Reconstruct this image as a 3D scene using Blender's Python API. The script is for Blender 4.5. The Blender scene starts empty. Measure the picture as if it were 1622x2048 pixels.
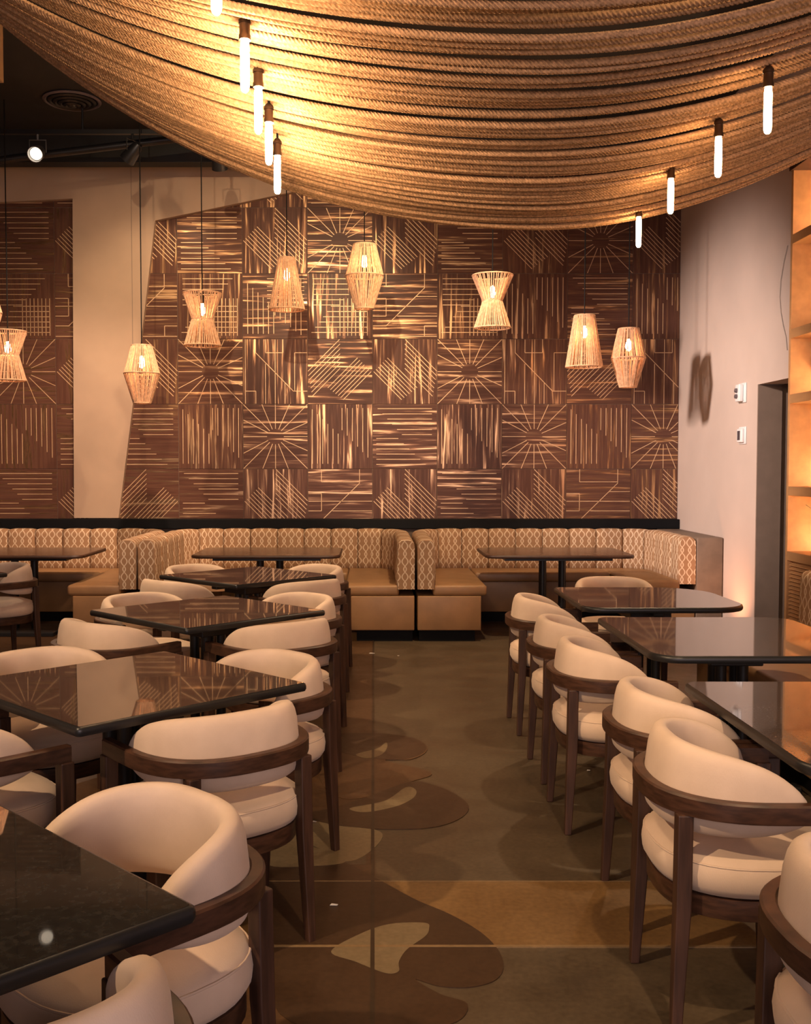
import bpy, bmesh, math, random
import numpy as np
from mathutils import Vector, Matrix
PI = math.pi
random.seed(7)
S = bpy.context.scene
COL = S.collection

# ------------------------------------------------------------------ camera
EYE = 1.52            # eye height
FPX = 2050.0          # focal length in pixels of the 1622 px wide frame
cam_d = bpy.data.cameras.new('camera'); cam = bpy.data.objects.new('camera', cam_d); COL.objects.link(cam)
cam_d.sensor_fit = 'HORIZONTAL'; cam_d.sensor_width = 36.0
cam_d.lens = 36.0 * FPX / 1622.0
cam_d.shift_x = 69.0 / 1622.0
cam.location = (0, 0, EYE)
cam.rotation_euler = (math.radians(90) - math.atan(89.0 / FPX), 0, 0)
cam_d.clip_start = 0.05
cam_d.dof.use_dof = False
S.camera = cam

# ------------------------------------------------------------------ world, large lights, exposure
W = bpy.data.worlds.new('world'); S.world = W; W.use_nodes = True
W.node_tree.nodes['Background'].inputs[0].default_value = (1.0, 0.78, 0.66, 1)
W.node_tree.nodes['Background'].inputs[1].default_value = 0.17
S.view_settings.view_transform = 'Standard'
S.view_settings.look = 'None'
S.view_settings.gamma = 1.0
S.view_settings.use_curve_mapping = False
S.view_settings.exposure = 0.2
try:
    S.cycles.use_denoising = True
    S.cycles.sample_clamp_indirect = 6.0
    S.cycles.max_bounces = 8
except Exception:
    pass

def look_at(o, tgt):
    d = Vector(tgt) - o.location
    o.rotation_euler = d.to_track_quat('-Z', 'Y').to_euler()

def area(name, loc, tgt, sx, sy, power, col):
    l = bpy.data.lights.new(name, 'AREA'); l.shape = 'RECTANGLE'; l.size = sx; l.size_y = sy
    l.energy = power; l.color = col
    o = bpy.data.objects.new(name, l); COL.objects.link(o); o.location = loc; look_at(o, tgt); return o

def spot(name, loc, tgt, power, col, deg, blend=0.5, r=0.05):
    l = bpy.data.lights.new(name, 'SPOT'); l.energy = power; l.color = col
    l.spot_size = math.radians(deg); l.spot_blend = blend; l.shadow_soft_size = r
    o = bpy.data.objects.new(name, l); COL.objects.link(o); o.location = loc; look_at(o, tgt); return o

# street windows behind the camera
area('window_daylight', (0.6, -3.6, 1.9), (0.6, 5, 1.2), 6.0, 2.4, 190, (1.0, 0.78, 0.79))
# ceiling track spots of the room (over the open ceiling in front of and behind the canopy)
WARM = (1.0, 0.68, 0.40)
spot('track_spot_light', (-3.3, 0.6, 4.6), (-0.9, 3.3, 0.6), 760, WARM, 46, 0.6, 0.06)
spot('track_spot_light', (0.9, 0.3, 4.6), (1.15, 3.3, 0.5), 440, WARM, 44, 0.6, 0.06)
spot('track_spot_light', (-2.4, 6.6, 4.6), (-0.9, 6.9, 0.6), 620, WARM, 60, 0.6, 0.06)
spot('track_spot_light', (2.3, 6.9, 4.5), (1.5, 6.0, 0.6), 280, WARM, 60, 0.6, 0.06)
spot('track_spot_light', (0.2, 6.5, 4.6), (-1.8, 10.7, 2.0), 340, WARM, 66, 0.8, 0.06)
spot('track_spot_light', (-1.0, 1.0, 4.7), (-1.0, 10.7, 2.2), 1100, WARM, 40, 0.9, 0.06)
spot('track_spot_light', (-3.2, 5.9, 4.0), (3.2, 9.5, 1.7), 3100, (1.0, 0.77, 0.65), 36, 1.0, 0.22)
spot('added_wall_glow', (2.85, 8.75, 0.12), (3.2, 8.95, 0.75), 22, (1.0, 0.42, 0.20), 120, 1.0, 0.05)  # added lamp without a visible fixture, for the orange glow low on the wall
spot('track_spot_light', (0.9, 7.7, 4.6), (0.3, 10.0, 0.8), 420, WARM, 80, 0.8, 0.06)
spot('track_spot_light', (-1.6, 7.2, 4.6), (-3.4, 10.3, 1.0), 800, (1.0, 0.66, 0.45), 56, 0.8, 0.06)

# ------------------------------------------------------------------ materials
def lin(c):
    return tuple(((x / 255.0) / 12.92 if x / 255.0 <= 0.04045 else ((x / 255.0 + 0.055) / 1.055) ** 2.4) for x in c)

def new_mat(name, col, rough=0.6, metal=0.0, spec=0.5):
    m = bpy.data.materials.new(name); m.use_nodes = True
    b = m.node_tree.nodes['Principled BSDF']
    b.inputs['Base Color'].default_value = (*col, 1); b.inputs['Roughness'].default_value = rough
    b.inputs['Metallic'].default_value = metal; b.inputs['Specular IOR Level'].default_value = spec
    return m, m.node_tree, b

def N(nt, typ, **kw):
    n = nt.nodes.new(typ)
    for k, v in kw.items():
        if k.startswith('i_'):
            n.inputs[int(k[2:])].default_value = v
        else:
            setattr(n, k, v)
    return n

def noise_col(nt, b, c1, c2, scale=(1, 1, 1), nscale=5.0, detail=4.0, lo=0.35, hi=0.65, coord='Object', distort=0.0, bump=0.0, bdist=0.002):
    tc = N(nt, 'ShaderNodeTexCoord'); mp = N(nt, 'ShaderNodeMapping'); mp.inputs['Scale'].default_value = scale
    nt.links.new(tc.outputs[coord], mp.inputs[0])
    no = N(nt, 'ShaderNodeTexNoise'); no.inputs['Scale'].default_value = nscale; no.inputs['Detail'].default_value = detail
    no.inputs['Distortion'].default_value = distort
    nt.links.new(mp.outputs[0], no.inputs['Vector'])
    r = N(nt, 'ShaderNodeValToRGB'); r.color_ramp.elements[0].position = lo; r.color_ramp.elements[1].position = hi
    r.color_ramp.elements[0].color = (*c1, 1); r.color_ramp.elements[1].color = (*c2, 1)
    nt.links.new(no.outputs['Fac'], r.inputs[0]); nt.links.new(r.outputs[0], b.inputs['Base Color'])
    if bump > 0:
        bp = N(nt, 'ShaderNodeBump'); bp.inputs['Strength'].default_value = bump; bp.inputs['Distance'].default_value = bdist
        nt.links.new(no.outputs['Fac'], bp.inputs['Height']); nt.links.new(bp.outputs[0], b.inputs['Normal'])
    return tc, mp, no, r

M = {}
def simple(name, col, rough=0.6, metal=0.0, var=0.12, nscale=8.0, scale=(1, 1, 1), bump=0.0, bdist=0.002, spec=0.5):
    m, nt, b = new_mat(name, col, rough, metal, spec)
    c1 = tuple(x * (1 - var) for x in col); c2 = tuple(min(1, x * (1 + var)) for x in col)
    noise_col(nt, b, c1, c2, scale, nscale, bump=bump, bdist=bdist)
    M[name] = m; return m

simple('ceiling_black', (0.012, 0.013, 0.014), 0.7)
simple('black_metal', (0.012, 0.012, 0.013), 0.38, 0.0)
simple('black_trim', (0.004, 0.0045, 0.006), 0.6, spec=0.15)
simple('wall_tan', (0.40, 0.29, 0.21), 0.8, nscale=2.0, var=0.06)
simple('wall_beige', (0.52, 0.43, 0.385), 0.75, nscale=1.5, var=0.05)
simple('wall_taupe', (0.22, 0.165, 0.13), 0.8, var=0.06)
simple('leather_tan', (0.30, 0.165, 0.075), 0.45, var=0.10, nscale=6, bump=0.1)
simple('upholstery_taupe', (0.16, 0.115, 0.085), 0.6)
simple('walnut', (0.050, 0.022, 0.013), 0.45, var=0.35, nscale=3.0, scale=(18, 18, 1.5))
simple('walnut_rail', (0.058, 0.025, 0.014), 0.42, var=0.35, nscale=6.0, scale=(3, 3, 14))
simple('shelf_wood', (0.50, 0.27, 0.115), 0.5, var=0.10, nscale=2.0, scale=(6, 1.0, 6))
simple('dark_wood', (0.05, 0.022, 0.012), 0.45, var=0.3, nscale=4, scale=(2, 10, 2))
simple('white_plastic', (0.72, 0.72, 0.74), 0.4, var=0.03)
simple('grey_plastic', (0.12, 0.10, 0.11), 0.4, var=0.05)
simple('bronze', (0.10, 0.065, 0.045), 0.35, 0.8)
simple('cable', (0.005, 0.004, 0.004), 0.7, spec=0.2)
simple('thin_cable', (0.33, 0.29, 0.26), 0.6)
simple('steel', (0.35, 0.35, 0.36), 0.3, 0.9, var=0.05)
simple('rope_fibre', (0.50, 0.295, 0.155), 0.85, var=0.28, nscale=90, spec=0.1)
simple('strand_fibre', (0.56, 0.345, 0.21), 0.8, var=0.2, nscale=40, spec=0.15)
simple('leaf_green', (0.045, 0.11, 0.06), 0.5, var=0.4, nscale=20)
simple('pot_white', (0.85, 0.85, 0.83), 0.3, var=0.03)
simple('iron', (0.02, 0.014, 0.01), 0.4)
simple('paper_scrap', (0.7, 0.66, 0.6), 0.7)
simple('soffit_tan', (0.46, 0.27, 0.12), 0.7, var=0.06, nscale=2)

# cream linen of the chairs: fine weave
def linen():
    m, nt, b = new_mat('cream_linen', (0.66, 0.53, 0.40), 0.85, 0, 0.2)
    tc, mp, no, r = noise_col(nt, b, (0.57, 0.43, 0.325), (0.67, 0.515, 0.40), (1, 1, 1), 7, 5, 0.3, 0.7)
    w1 = N(nt, 'ShaderNodeTexNoise'); w1.inputs['Scale'].default_value = 420; w1.inputs['Detail'].default_value = 1
    m1 = N(nt, 'ShaderNodeMapping'); m1.inputs['Scale'].default_value = (1, 1, 0.35)
    nt.links.new(tc.outputs['Object'], m1.inputs[0]); nt.links.new(m1.outputs[0], w1.inputs['Vector'])
    bp = N(nt, 'ShaderNodeBump'); bp.inputs['Strength'].default_value = 0.25; bp.inputs['Distance'].default_value = 0.0012
    nt.links.new(w1.outputs['Fac'], bp.inputs['Height']); nt.links.new(bp.outputs[0], b.inputs['Normal'])
    b.inputs['Sheen Weight'].default_value = 0.15
    M['linen'] = m
linen()

# polished dark stone of the tabletops
def stone(name, c1, c2, rough, speck):
    m, nt, b = new_mat(name, c1, rough, 0, 0.05)
    b.inputs['Coat Weight'].default_value = 1.0; b.inputs['Coat Roughness'].default_value = rough; b.inputs['Coat IOR'].default_value = 1.55
    tc, mp, no, r = noise_col(nt, b, c1, c2, (1, 1, 1), speck, 6, 0.42, 0.72)
    no2 = N(nt, 'ShaderNodeTexNoise'); no2.inputs['Scale'].default_value = 5; no2.inputs['Detail'].default_value = 6
    nt.links.new(tc.outputs['Object'], no2.inputs['Vector'])
    mr = N(nt, 'ShaderNodeMapRange'); mr.inputs[1].default_value = 0.35; mr.inputs[2].default_value = 0.75
    mr.inputs[3].default_value = 0.30; mr.inputs[4].default_value = 0.36
    nt.links.new(no2.outputs['Fac'], mr.inputs[0]); nt.links.new(mr.outputs[0], b.inputs['Roughness'])
    M[name] = m
stone('stone_dark', (0.012, 0.011, 0.010), (0.026, 0.024, 0.021), 0.025, 70)
stone('stone_grey', (0.022, 0.018, 0.017), (0.070, 0.058, 0.053), 0.04, 160)
stone('laminate_brown', (0.09, 0.042, 0.023), (0.14, 0.070, 0.040), 0.22, 20)

# booth fabric: cream ogee lattice on brown, laid out on the UVs (metres)
def fabric():
    m, nt, b = new_mat('ogee_fabric', (0.3, 0.2, 0.1), 0.8, 0, 0.2)
    uv = N(nt, 'ShaderNodeUVMap'); sep = N(nt, 'ShaderNodeSeparateXYZ'); nt.links.new(uv.outputs[0], sep.inputs[0])
    def math_(op, a, c=None):
        n = N(nt, 'ShaderNodeMath', operation=op)
        for i, x in enumerate((a, c)):
            if x is None: continue
            if isinstance(x, (int, float)): n.inputs[i].default_value = x
            else: nt.links.new(x, n.inputs[i])
        return n.outputs[0]
    PW, PH, AMP = 0.076, 0.134, 0.27
    u = math_('DIVIDE', sep.outputs[0], PW)
    v = math_('MULTIPLY', sep.outputs[1], 2 * PI / PH)
    s = math_('MULTIPLY', math_('ADD', math_('SINE', v), 0.38), AMP)
    dists = []
    for sg in ('ADD', 'SUBTRACT'):
        a = math_(sg, u, s)
        a = math_('ABSOLUTE', math_('SUBTRACT', math_('FRACT', a), 0.5))
        dists.append(a)
    d = math_('MINIMUM', dists[0], dists[1])
    mr = N(nt, 'ShaderNodeMapRange'); mr.inputs[1].default_value = 0.055; mr.inputs[2].default_value = 0.10
    mr.inputs[3].default_value = 1; mr.inputs[4].default_value = 0; mr.clamp = True
    nt.links.new(d, mr.inputs[0])
    mx = N(nt, 'ShaderNodeMix', data_type='RGBA')
    mx.inputs[6].default_value = (0.33, 0.195, 0.110, 1); mx.inputs[7].default_value = (0.64, 0.50, 0.36, 1)
    nt.links.new(mr.outputs[0], mx.inputs[0]); nt.links.new(mx.outputs[2], b.inputs['Base Color'])
    bp = N(nt, 'ShaderNodeBump'); bp.inputs['Strength'].default_value = 0.3; bp.inputs['Distance'].default_value = 0.001
    nt.links.new(mr.outputs[0], bp.inputs['Height']); nt.links.new(bp.outputs[0], b.inputs['Normal'])
    M['fabric'] = m
fabric()

# wood-grain foil wallcovering, grain along x or along z
def grain(name, scale):
    m, nt, b = new_mat(name, (0.06, 0.03, 0.02), 0.42, 0, 0.12)
    geo = N(nt, 'ShaderNodeNewGeometry'); oi = N(nt, 'ShaderNodeObjectInfo')
    ad = N(nt, 'ShaderNodeVectorMath', operation='ADD')
    cmb = N(nt, 'ShaderNodeCombineXYZ')
    mu = N(nt, 'ShaderNodeMath', operation='MULTIPLY'); mu.inputs[1].default_value = 37.0
    nt.links.new(oi.outputs['Random'], mu.inputs[0])
    for i in range(3): nt.links.new(mu.outputs[0], cmb.inputs[i])
    nt.links.new(geo.outputs['Position'], ad.inputs[0]); nt.links.new(cmb.outputs[0], ad.inputs[1])
    mp = N(nt, 'ShaderNodeMapping'); mp.inputs['Scale'].default_value = scale
    nt.links.new(ad.outputs[0], mp.inputs[0])
    no = N(nt, 'ShaderNodeTexNoise'); no.inputs['Scale'].default_value = 1.0; no.inputs['Detail'].default_value = 3.5
    no.inputs['Roughness'].default_value = 0.55; no.inputs['Distortion'].default_value = 0.4
    nt.links.new(mp.outputs[0], no.inputs['Vector'])
    r = N(nt, 'ShaderNodeValToRGB'); e = r.color_ramp.elements
    e[0].position = 0.40; e[0].color = (0.088, 0.040, 0.028, 1)
    e[1].position = 0.68; e[1].color = (0.62, 0.38, 0.20, 1)
    k = e.new(0.53); k.color = (0.118, 0.056, 0.039, 1)
    k = e.new(0.60); k.color = (0.20, 0.11, 0.062, 1)
    nt.links.new(no.outputs['Fac'], r.inputs[0]); nt.links.new(r.outputs[0], b.inputs['Base Color'])
    mr = N(nt, 'ShaderNodeMapRange'); mr.inputs[1].default_value = 0.52; mr.inputs[2].default_value = 0.62
    mr.inputs[3].default_value = 0.0; mr.inputs[4].default_value = 0.97
    nt.links.new(no.outputs['Fac'], mr.inputs[0]); nt.links.new(mr.outputs[0], b.inputs['Metallic'])
    b.inputs['Roughness'].default_value = 0.30
    M[name] = m
grain('grain_h', (1.5, 1.0, 30.0))
grain('grain_v', (30.0, 1.0, 1.5))
m, nt, b = new_mat('gold_line', (0.62, 0.42, 0.25), 0.4, 0.35); noise_col(nt, b, (0.56, 0.37, 0.21), (0.68, 0.47, 0.28), (1, 1, 1), 9); M['gold_line'] = m

# stained concrete floor
def concrete(name, c1, c2, rough=0.38):
    m, nt, b = new_mat(name, c1, rough, 0, 0.4)
    geo = N(nt, 'ShaderNodeNewGeometry')
    no = N(nt, 'ShaderNodeTexNoise'); no.inputs['Scale'].default_value = 2.2; no.inputs['Detail'].default_value = 9; no.inputs['Roughness'].default_value = 0.62
    n2 = N(nt, 'ShaderNodeTexNoise'); n2.inputs['Scale'].default_value = 55; n2.inputs['Detail'].default_value = 4
    nt.links.new(geo.outputs['Position'], no.inputs['Vector']); nt.links.new(geo.outputs['Position'], n2.inputs['Vector'])
    mx0 = N(nt, 'ShaderNodeMath', operation='MULTIPLY_ADD'); mx0.inputs[1].default_value = 0.35
    nt.links.new(n2.outputs['Fac'], mx0.inputs[0]); 
    sc = N(nt, 'ShaderNodeMath', operation='MULTIPLY'); sc.inputs[1].default_value = 0.65
    nt.links.new(no.outputs['Fac'], sc.inputs[0]); nt.links.new(sc.outputs[0], mx0.inputs[2])
    r = N(nt, 'ShaderNodeValToRGB'); r.color_ramp.elements[0].position = 0.36; r.color_ramp.elements[1].position = 0.66
    r.color_ramp.elements[0].color = (*c1, 1); r.color_ramp.elements[1].color = (*c2, 1)
    nt.links.new(mx0.outputs[0], r.inputs[0]); nt.links.new(r.outputs[0], b.inputs['Base Color'])
    mr = N(nt, 'ShaderNodeMapRange'); mr.inputs[1].default_value = 0.3; mr.inputs[2].default_value = 0.7
    mr.inputs[3].default_value = rough * 0.75; mr.inputs[4].default_value = rough * 1.5
    nt.links.new(no.outputs['Fac'], mr.inputs[0]); nt.links.new(mr.outputs[0], b.inputs['Roughness'])
    bp = N(nt, 'ShaderNodeBump'); bp.inputs['Strength'].default_value = 0.15; bp.inputs['Distance'].default_value = 0.002
    nt.links.new(mx0.outputs[0], bp.inputs['Height']); nt.links.new(bp.outputs[0], b.inputs['Normal'])
    M[name] = m
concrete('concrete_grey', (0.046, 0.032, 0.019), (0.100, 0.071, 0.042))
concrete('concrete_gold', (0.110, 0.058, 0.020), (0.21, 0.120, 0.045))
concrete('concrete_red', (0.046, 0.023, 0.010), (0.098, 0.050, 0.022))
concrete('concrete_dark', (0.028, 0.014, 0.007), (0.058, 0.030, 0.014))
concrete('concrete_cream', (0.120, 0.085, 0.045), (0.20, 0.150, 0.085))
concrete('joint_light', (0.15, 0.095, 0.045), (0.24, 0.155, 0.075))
concrete('joint_dark', (0.02, 0.012, 0.007), (0.04, 0.025, 0.014))

def emit(name, col, strength, base=(0.8, 0.6, 0.4)):
    m, nt, b = new_mat(name, base, 0.3)
    b.inputs['Emission Color'].default_value = (*col, 1); b.inputs['Emission Strength'].default_value = strength
    tc = N(nt, 'ShaderNodeTexCoord'); no = N(nt, 'ShaderNodeTexNoise'); no.inputs['Scale'].default_value = 30
    nt.links.new(tc.outputs['Object'], no.inputs['Vector'])
    r = N(nt, 'ShaderNodeValToRGB'); r.color_ramp.elements[0].color = (*[x * 0.9 for x in base], 1); r.color_ramp.elements[1].color = (*base, 1)
    nt.links.new(no.outputs['Fac'], r.inputs[0]); nt.links.new(r.outputs[0], b.inputs['Base Color'])
    M[name] = m
emit('tube_bright', (1.0, 0.67, 0.38), 400)
emit('tube_soft', (1.0, 0.60, 0.29), 60)
emit('lamp_bulb', (1.0, 0.50, 0.22), 80)
emit('led_warm', (1.0, 0.64, 0.34), 85)
emit('spot_face', (1.0, 0.86, 0.66), 1.6)
emit('display', (0.05, 0.05, 0.06), 0.2, (0.05, 0.04, 0.05))

PT = math.atan(89.0 / FPX)
def ray(px, py):      # bearing (x per metre of depth, rise per metre of depth) of a survey point
    v = (1024.0 - py) / FPX; dy = math.cos(PT) + v * math.sin(PT)
    return ((px - 742.0) / FPX / dy, (v * math.cos(PT) - math.sin(PT)) / dy)

# ------------------------------------------------------------------ mesh helpers
class MB:
    def __init__(self): self.v = []; self.f = []; self.uv = None
    def add(self, vs, fs):
        o = len(self.v); self.v += [tuple(p) for p in vs]; self.f += [tuple(i + o for i in f) for f in fs]
    def box(self, x0, x1, y0, y1, z0, z1):
        vs = [(x, y, z) for z in (z0, z1) for y in (y0, y1) for x in (x0, x1)]
        self.add(vs, [(0, 2, 3, 1), (4, 5, 7, 6), (0, 1, 5, 4), (2, 6, 7, 3), (0, 4, 6, 2), (1, 3, 7, 5)])
    def grid(self, rows, closed_ring=True, cap=True):
        n = len(rows[0]); vs = [p for r in rows for p in r]; fs = []
        for i in range(len(rows) - 1):
            for j in range(n if closed_ring else n - 1):
                k = (j + 1) % n
                fs.append((i * n + j, i * n + k, (i + 1) * n + k, (i + 1) * n + j))
        if cap and closed_ring:
            fs.append(tuple(range(n - 1, -1, -1))); b = (len(rows) - 1) * n; fs.append(tuple(b + j for j in range(n)))
        self.add(vs, fs)
    def tube(self, pts, r, n=10, cap=True):
        pts = [Vector(p) for p in pts]; rows = []
        rr = r if isinstance(r, (list, tuple)) else [r] * len(pts)
        up = None
        for i, p in enumerate(pts):
            t = (pts[min(i + 1, len(pts) - 1)] - pts[max(i - 1, 0)]).normalized()
            if up is None: up = Vector((0, 0, 1)) if abs(t.z) < 0.9 else Vector((1, 0, 0))
            a = t.cross(up).normalized(); up = a.cross(t).normalized()
            rows.append([p + (a * math.cos(2 * PI * k / n) + up * math.sin(2 * PI * k / n)) * rr[i] for k in range(n)])
        self.grid(rows, True, cap)
    def lathe(self, prof, n=24, c=(0, 0, 0), cap=True):
        rows = [[(c[0] + r * math.cos(2 * PI * k / n), c[1] + r * math.sin(2 * PI * k / n), c[2] + z) for k in range(n)] for r, z in prof]
        self.grid(rows, True, cap)
    def prism(self, poly, z0, z1):
        n = len(poly)
        vs = [(x, y, z0) for x, y in poly] + [(x, y, z1) for x, y in poly]
        fs = [tuple(range(n - 1, -1, -1)), tuple(range(n, 2 * n))] + [(i, (i + 1) % n, n + (i + 1) % n, n + i) for i in range(n)]
        self.add(vs, fs)
    def mesh(self, name, mat, smooth=False, bevel=0.0, seg=2, ang=35, sharp=48):
        me = bpy.data.meshes.new(name); me.from_pydata(self.v, [], self.f); me.update()
        bm = bmesh.new(); bm.from_mesh(me)
        bmesh.ops.recalc_face_normals(bm, faces=bm.faces)
        if bevel > 0:
            ed = [e for e in bm.edges if len(e.link_faces) == 2 and e.calc_face_angle(0) > math.radians(ang)]
            bmesh.ops.bevel(bm, geom=ed, offset=bevel, segments=seg, profile=0.5, affect='EDGES')
        for f in bm.faces: f.smooth = smooth
        if smooth:
            for e in bm.edges:
                if len(e.link_faces) == 2 and e.calc_face_angle(0) > math.radians(sharp): e.smooth = False
        bm.to_mesh(me); bm.free()
        me.materials.append(M[mat]); return me

def obj(name, me, parent=None, loc=None, rotz=0.0):
    o = bpy.data.objects.new(name, me); COL.objects.link(o)
    if loc: o.location = loc
    if rotz: o.rotation_euler = (0, 0, rotz)
    if parent: o.parent = parent
    return o
def tag(o, label, cat, group=None):
    o['label'] = label; o['category'] = cat
    if group: o['group'] = group
    return o
def thing(name, label, cat, loc=(0, 0, 0), rotz=0.0, group=None):
    o = bpy.data.objects.new(name, None); COL.objects.link(o); o.location = loc; o.rotation_euler = (0, 0, rotz)
    o.empty_display_size = 0.1
    return tag(o, label, cat, group)
def struct(o, label=None):
    o['kind'] = 'structure'
    if label: o['label'] = label
    return o
def boxm(name, mat, x0, x1, y0, y1, z0, z1, bevel=0.0, seg=2, smooth=False):
    b = MB(); b.box(x0, x1, y0, y1, z0, z1); return b.mesh(name, mat, smooth, bevel, seg)
def copy_tree(root, loc, rotz, label, group=None):
    r = root.copy(); COL.objects.link(r); r.location = loc; r.rotation_euler = (0, 0, rotz); r['label'] = label
    if group: r['group'] = group
    for ch in root.children:
        c = ch.copy(); COL.objects.link(c); c.parent = r
        for g in ch.children:
            d = g.copy(); COL.objects.link(d); d.parent = c
    return r

# ------------------------------------------------------------------ the room
YB, XR, XL, ZC = 10.7, 3.2, -5.2, 4.8
floor = struct(obj('floor', boxm('floor', 'concrete_grey', XL, 5.0, -3.0, YB + .2, -0.2, 0.0)), 'stained brown concrete floor with curved inlaid shapes')

def flat(name, poly, mat, z, th=0.0012):
    b = MB(); b.prism(poly, z - 0.004, z + th); return obj(name, b.mesh(name, mat), floor)
def fl(px, py):       # survey point on the floor -> metres
    return (ray(px, py)[0] * EYE / -ray(px, py)[1], EYE / -ray(px, py)[1])
def smooth_poly(pts, n=6):
    out = []; k = len(pts)
    for i in range(k):
        p0, p1, p2, p3 = (Vector(pts[(i + j - 1) % k]) for j in range(4))
        for s in range(n):
            t = s / n
            out.append(tuple(0.5 * ((2 * p1) + (-p0 + p2) * t + (2 * p0 - 5 * p1 + 4 * p2 - p3) * t * t + (-p0 + 3 * p1 - 3 * p2 + p3) * t ** 3)))
    return out
# colour fields of the slab: red-brown left of the joint, golden cross band, darker strips
flat('floor_field', [(XL, -3), (0.0, -3), (0.03, YB), (XL, YB)], 'concrete_red', 0.0006)
flat('floor_band', [(XL, 3.19), (XR, 3.19), (XR, 3.70), (XL, 3.70)], 'concrete_gold', 0.0012)
flat('floor_strip', [(-2.2, 3.86), (-0.02, 3.86), (-0.02, 4.30), (-2.2, 4.30)], 'concrete_grey', 0.0012)
for (y0, y1, mt) in ((3.182, 3.196, 'joint_light'), (3.697, 3.703, 'joint_light')):
    flat('floor_joint', [(XL, y0), (XR, y0), (XR, y1), (XL, y1)], mt, 0.0030)
flat('floor_joint', [(-0.018, -3), (-0.006, -3), (0.032, YB), (0.018, YB)], 'joint_dark', 0.0036)
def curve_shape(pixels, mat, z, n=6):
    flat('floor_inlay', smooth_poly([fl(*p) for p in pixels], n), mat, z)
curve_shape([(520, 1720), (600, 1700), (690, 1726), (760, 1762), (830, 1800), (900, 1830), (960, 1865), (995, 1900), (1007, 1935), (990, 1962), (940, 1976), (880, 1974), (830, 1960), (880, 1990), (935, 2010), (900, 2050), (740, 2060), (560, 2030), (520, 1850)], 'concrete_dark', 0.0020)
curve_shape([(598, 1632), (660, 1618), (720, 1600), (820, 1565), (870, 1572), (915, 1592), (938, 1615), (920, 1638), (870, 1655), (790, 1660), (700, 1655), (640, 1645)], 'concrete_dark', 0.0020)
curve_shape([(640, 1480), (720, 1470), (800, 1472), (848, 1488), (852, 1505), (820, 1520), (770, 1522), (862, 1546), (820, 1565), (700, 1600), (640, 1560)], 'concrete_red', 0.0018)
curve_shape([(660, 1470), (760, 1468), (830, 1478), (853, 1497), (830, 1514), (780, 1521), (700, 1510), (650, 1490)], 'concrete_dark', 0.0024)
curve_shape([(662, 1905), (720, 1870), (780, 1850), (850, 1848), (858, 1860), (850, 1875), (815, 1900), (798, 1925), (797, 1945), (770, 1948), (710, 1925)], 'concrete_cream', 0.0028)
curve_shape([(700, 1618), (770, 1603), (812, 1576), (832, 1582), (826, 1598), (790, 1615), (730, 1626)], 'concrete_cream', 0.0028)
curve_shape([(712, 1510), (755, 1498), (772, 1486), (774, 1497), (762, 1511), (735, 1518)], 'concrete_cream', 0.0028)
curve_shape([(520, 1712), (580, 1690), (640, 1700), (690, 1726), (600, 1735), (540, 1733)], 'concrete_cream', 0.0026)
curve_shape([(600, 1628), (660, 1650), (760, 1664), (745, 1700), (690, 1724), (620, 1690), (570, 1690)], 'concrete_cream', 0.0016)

ceiling = struct(obj('ceiling', boxm('ceiling', 'ceiling_black', XL, 5.0, -3.0, YB + .2, ZC, ZC + 0.2)), 'black painted ceiling')
wall_back = struct(obj('wall_back', boxm('wall_back', 'wall_taupe', XL, 5.0, YB, YB + 0.2, 0, ZC)), 'back wall covered in brown geometric wood-grain tiles')
wall_left = struct(obj('wall_left', boxm('wall_left', 'wall_tan', XL - 0.2, XL, -3.0, YB, 0, ZC)), 'tan side wall')
# right wall: solid piece, lintel over the passage, piece around the shelves
b = MB()
b.box(XR, XR + 0.2, 8.52, YB, 0, ZC); b.box(XR, XR + 0.2, 7.87, 8.52, 2.205, ZC)
b.box(XR, XR + 0.2, 5.5, 7.87, 3.86, ZC); b.box(XR, XR + 0.2, -3.0, 5.5, 0, ZC)
wall_right = struct(obj('wall_right', b.mesh('wall_right', 'wall_beige')), 'pale beige right wall with a passage opening')
b = MB(); b.box(XR + 0.2, 4.9, 8.52, 8.66, 0, 2.6); b.box(XR + 0.2, 4.9, 7.6, 8.52, 2.205, 2.6); b.box(4.8, 4.95, 7.4, 8.52, 0, 2.6); b.box(XR + .45, 4.9, 7.4, 7.6, 0, 2.6)
struct(obj('wall_passage', b.mesh('wall_passage', 'wall_taupe')), 'dark taupe passage wall beyond the opening')
b = MB(); b.box(XR + 0.001, XR + 0.2, 8.505, 8.52, 0, 2.2)
struct(obj('trim_2', b.mesh('trim_2', 'wall_taupe')), 'dark reveal of the passage opening')

# ---- wallcovering tiles
TS = 0.673
def clip(p, q, x0, x1, z0, z1):
    t0, t1 = 0.0, 1.0; dx, dz = q[0] - p[0], q[1] - p[1]
    for pp, qq in ((-dx, p[0] - x0), (dx, x1 - p[0]), (-dz, p[1] - z0), (dz, z1 - p[1])):
        if abs(pp) < 1e-9:
            if qq < 0: return None
        else:
            t = qq / pp
            if pp < 0: t0 = max(t0, t)
            else: t1 = min(t1, t)
    if t1 - t0 < 1e-3: return None
    return (p[0] + t0 * dx, p[1] + t0 * dz), (p[0] + t1 * dx, p[1] + t1 * dz)

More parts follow.
